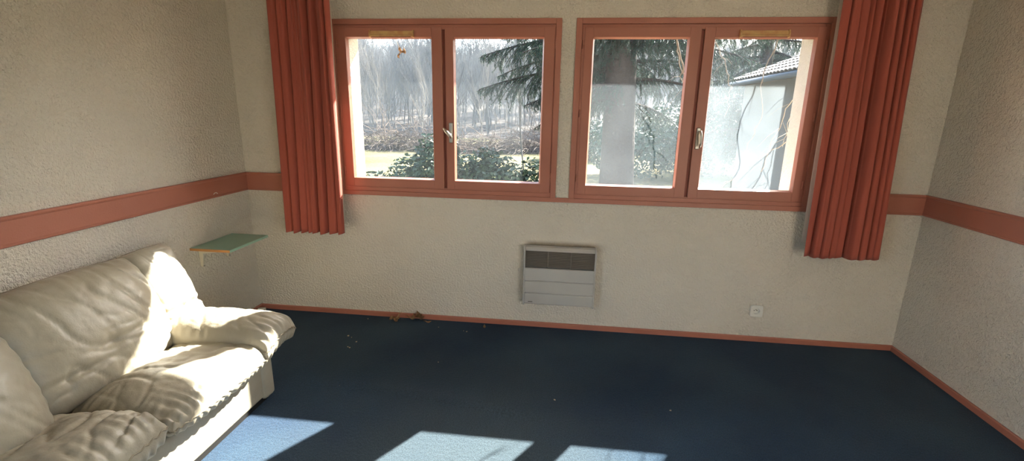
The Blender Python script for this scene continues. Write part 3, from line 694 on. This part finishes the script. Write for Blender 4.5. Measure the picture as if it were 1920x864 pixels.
for (z, az, tilt, k, s) in [(2.15, R(178), .02, 0, 1.0), (2.65, R(186), .02, 0, .95), (2.35, R(160), .0, 2, .8), (1.95, R(200), .12, 1, .8), (2.9, R(172), -.02, 1, 1.0), (1.75, R(172), .25, 1, .75),
                           (2.6, R(215), .05, 1, .9), (2.9, R(240), .1, 0, .8), (2.5, R(330), .05, 0, .85), (2.3, R(20), .0, 0, .8), (2.9, R(350), .05, 2, .75), (3.1, R(40), .05, 0, .9), (2.05, R(345), .1, 1, .8),
                           (2.7, R(300), .1, 1, .8), (3.2, R(270), .2, 1, .8), (2.4, R(70), 0, 2, .8), (2.7, R(100), 0, 0, 1.0), (2.0, R(90), .05, 1, 1.0), (3.2, R(130), .05, 2, .9), (2.2, R(130), .05, 1, 1.0), (1.7, R(50), .1, 1, .8), (3.4, R(0), .1, 0, .7), (3.5, R(200), .1, 2, .7)]:
    bough(z, az, tilt, k, s)
# a second evergreen further right fills the view above the annex
CX2, CY2 = 8.6, 14.0
ced2 = tag(empty('cedar_tree', (CX2, CY2, zt(CX2, CY2))), 'blue-green conifer behind the annex roof in the right window', 'tree')
MB().tube([(0, 0, -.1), (0, 0, 3), (0, 0, 7)], [.28, .22, .08], 10).build('trunk', M['bark_d'], ced2, smooth=True)
for k in range(34):
    o = link('bough', bm_[k % 3][0], None, ced2); z = 1.2+4.4*k/34; o.location = (0, 0, z); s = 1.35*(1-.5*k/34); o.rotation_euler = (0, rc_.uniform(.05, .3), k*2.4); o.scale = (s, s, s)
    tag(link('needle_sprays', bm_[k % 3][1], None, o), kind='stuff')

# ------------------------------------------------------------------ annex with tiled roof
an = tag(empty('annex_building', (6.3, 5.5, GZ)), 'low annex with pale tiled roof seen through the right window', 'building')
def an_(o): o.location = (-6.3, -5.5, -GZ); return o
AY0, AY1, EX, EZ, RX, RZ = 4.9, 8.9, 5.95, 2.22, 7.15, 2.74
an_(MB().box(6.25, 8.1, AY0+.2, AY1-.3, GZ, 2.3).build('wall', M['annex'], an))
an_(MB().add([(EX,AY0,EZ),(EX,AY1,EZ),(RX,AY1-1.3,RZ),(RX,AY0,RZ),(8.35,AY0,EZ),(8.35,AY1,EZ),(EX,AY0,EZ-.05),(EX,AY1,EZ-.05),(8.35,AY1,EZ-.05),(8.35,AY0,EZ-.05)],
     [(0,1,2,3),(3,2,5,4),(1,5,2),(0,3,4,9,6),(0,6,7,1),(1,7,8,5),(5,8,9,4),(6,9,8,7)]).build('roof_deck', M['wood_eave'], an))
an_(MB().tube([(EX-.06,AY0,EZ-.045),(EX-.06,AY1,EZ-.045)], .055, 10).build('gutter', M['gutter'], an, smooth=True))
# barrel tiles in courses on the slope that faces us
sl = Vector((RX-EX, 0, RZ-EZ)); sln = sl.length; sld = sl.normalized(); nn = Vector((-sld.z, 0, sld.x))
tb_ = MB(); nseg = 5; TLn = .34
prof_ = [(math.cos(math.pi*k/nseg)*.085, math.sin(math.pi*k/nseg)*.05) for k in range(nseg+1)]
for end, sc2 in ((0, 1.0), (TLn, .82)):
    pass
tv2 = []; tf2 = []
for (d_, s_, lift) in ((0, 1.0, .022), (TLn, .80, 0)):
    for (a, h) in prof_: tv2.append(tuple(sld*d_ + Vector((0, 1, 0))*a*s_ + nn*(h*s_+lift)))
for (d_, s_, lift) in ((0, .86, .022), (TLn, .66, 0)):
    for (a, h) in prof_: tv2.append(tuple(sld*d_ + Vector((0, 1, 0))*a*s_ + nn*(h*s_*.86+lift)))
m_ = nseg+1
for k in range(nseg): tf2 += [(k, k+1, m_+k+1, m_+k), (2*m_+k+1, 2*m_+k, 3*m_+k, 3*m_+k+1), (k, 2*m_+k, 2*m_+k+1, k+1)]
tme = bpy.data.meshes.new('roof_tile'); tme.from_pydata(tv2, [], tf2); tme.materials.append(M['tile'])
cnt_ = 0
for c_ in range(5):
    y = AY1-.1
    while y > AY0+.1:
        lim = AY1 - 1.3*(c_*.27/sln)
        if y < lim:
            o = link('roof_tile', tme, None, an); o.location = Vector((EX-.03, y, EZ)) + sld*(c_*.27) + nn*.004 - Vector((6.3, 5.5, GZ)); cnt_ += 1
        y -= .155

# ------------------------------------------------------------------ dry vines hanging from the eave
def vine(pts, r, seed, lab, twigs=5):
    rnd = random.Random(seed); P = [Vector(p) for p in pts]; fine = []
    for i in range(len(P)-1):
        for k in range(6):
            t = k/6; fine.append(P[i].lerp(P[i+1], t) + Vector((rnd.gauss(0, .006), rnd.gauss(0, .006), rnd.gauss(0, .004))))
    fine.append(P[-1]); n = len(fine)
    b = MB().tube(fine, [r*(1-.55*i/n) for i in range(n)], 6)
    for _ in range(twigs):
        i = rnd.randrange(2, n-1); d = Vector((rnd.gauss(0, 1), rnd.gauss(0, .4), rnd.uniform(-1.2, .2))).normalized(); l = rnd.uniform(.06, .2)
        b.tube([fine[i], fine[i]+d*l*.5+Vector((0, 0, -.01)), fine[i]+d*l+Vector((0, 0, -.05))], [r*.4, r*.3, r*.15], 4)
    return tag(b.build('dry_vine', M['vine'], smooth=True), lab, 'vine', 'dry vines hanging outside the right window')
vine([(2.98, .50, 2.56), (3.02, .47, 2.02), (3.08, .45, 1.82), (3.12, .45, 1.68), (3.15, .44, 1.45)], .007, 1, 'pale double vine stem hanging behind the left pane of the right window', 3)
vine([(2.99, .53, 2.56), (3.035, .50, 2.02), (3.07, .46, 1.80), (3.13, .47, 1.66)], .005, 2, 'thinner vine stem twisted beside the pale double stem', 2)
vine([(3.26, .50, 2.56), (3.29, .46, 2.0), (3.36, .45, 1.85), (3.43, .46, 1.70), (3.40, .45, 1.5)], .004, 3, 'thin vine stem crossing the upper left of the rightmost pane')
vine([(3.70, .42, 2.56), (3.66, .40, 2.0), (3.60, .41, 1.75), (3.63, .40, 1.5), (3.57, .42, 1.28)], .0045, 4, 'vine stem hanging mid rightmost pane', 3)
vine([(3.95, .42, 2.56), (3.86, .38, 1.95), (3.80, .38, 1.6), (3.72, .38, 1.35), (3.68, .40, 1.12)], .005, 5, 'twiggy vine stem by the right reveal', 6)
vine([(3.90, .37, 1.40), (3.70, .40, 1.25), (3.55, .40, 1.12), (3.43, .40, 1.00), (3.36, .40, .96)], .004, 6, 'vine stem slanting down across the bottom of the rightmost pane', 2)
vine([(4.05, .45, 2.56), (4.02, .42, 2.0), (3.92, .40, 1.8), (3.82, .39, 1.62), (3.80, .4, 1.3)], .004, 7, 'tangled vine stem over the upper right reveal', 6)
sp = tag(empty('dry_leaf_sprig', (1.03, .45, 1.93)), 'small dry leaf sprig hanging at the top of the leftmost pane', 'sprig')
MB().tube([(-.05, .02, .62), (-.04, .0, .12), (0, 0, 0)], [.003, .0025, .002], 5).build('stem', M['vine'], sp)
for k in range(5):
    o = link('leaf', lmesh[k % 3], None, sp); o.location = (.035*math.cos(k*1.9), .01*k-.02, .02*math.sin(k*2.3)-.01); o.rotation_euler = (1.2+.3*k, .6*k, k*1.3); o.scale = (.9, .9, .9)

# ------------------------------------------------------------------ winter haze lying in the valley
hz = bpy.data.materials.new('valley_haze'); hz.use_nodes = True; t = hz.node_tree; t.nodes.remove(t.nodes['Principled BSDF'])
vs_ = t.nodes.new('ShaderNodeVolumeScatter'); vs_.inputs['Color'].default_value = (.72, .86, 1.0, 1); vs_.inputs['Density'].default_value = .0016; vs_.inputs['Anisotropy'].default_value = .35
t.links.new(vs_.outputs[0], t.nodes['Material Output'].inputs['Volume'])
hb = MB().box(-170, 170, 17, 235, -8, 45).build('valley_haze', hz); tag(hb, 'thin pale haze over the valley and the wooded hill', 'haze', None, 'stuff')
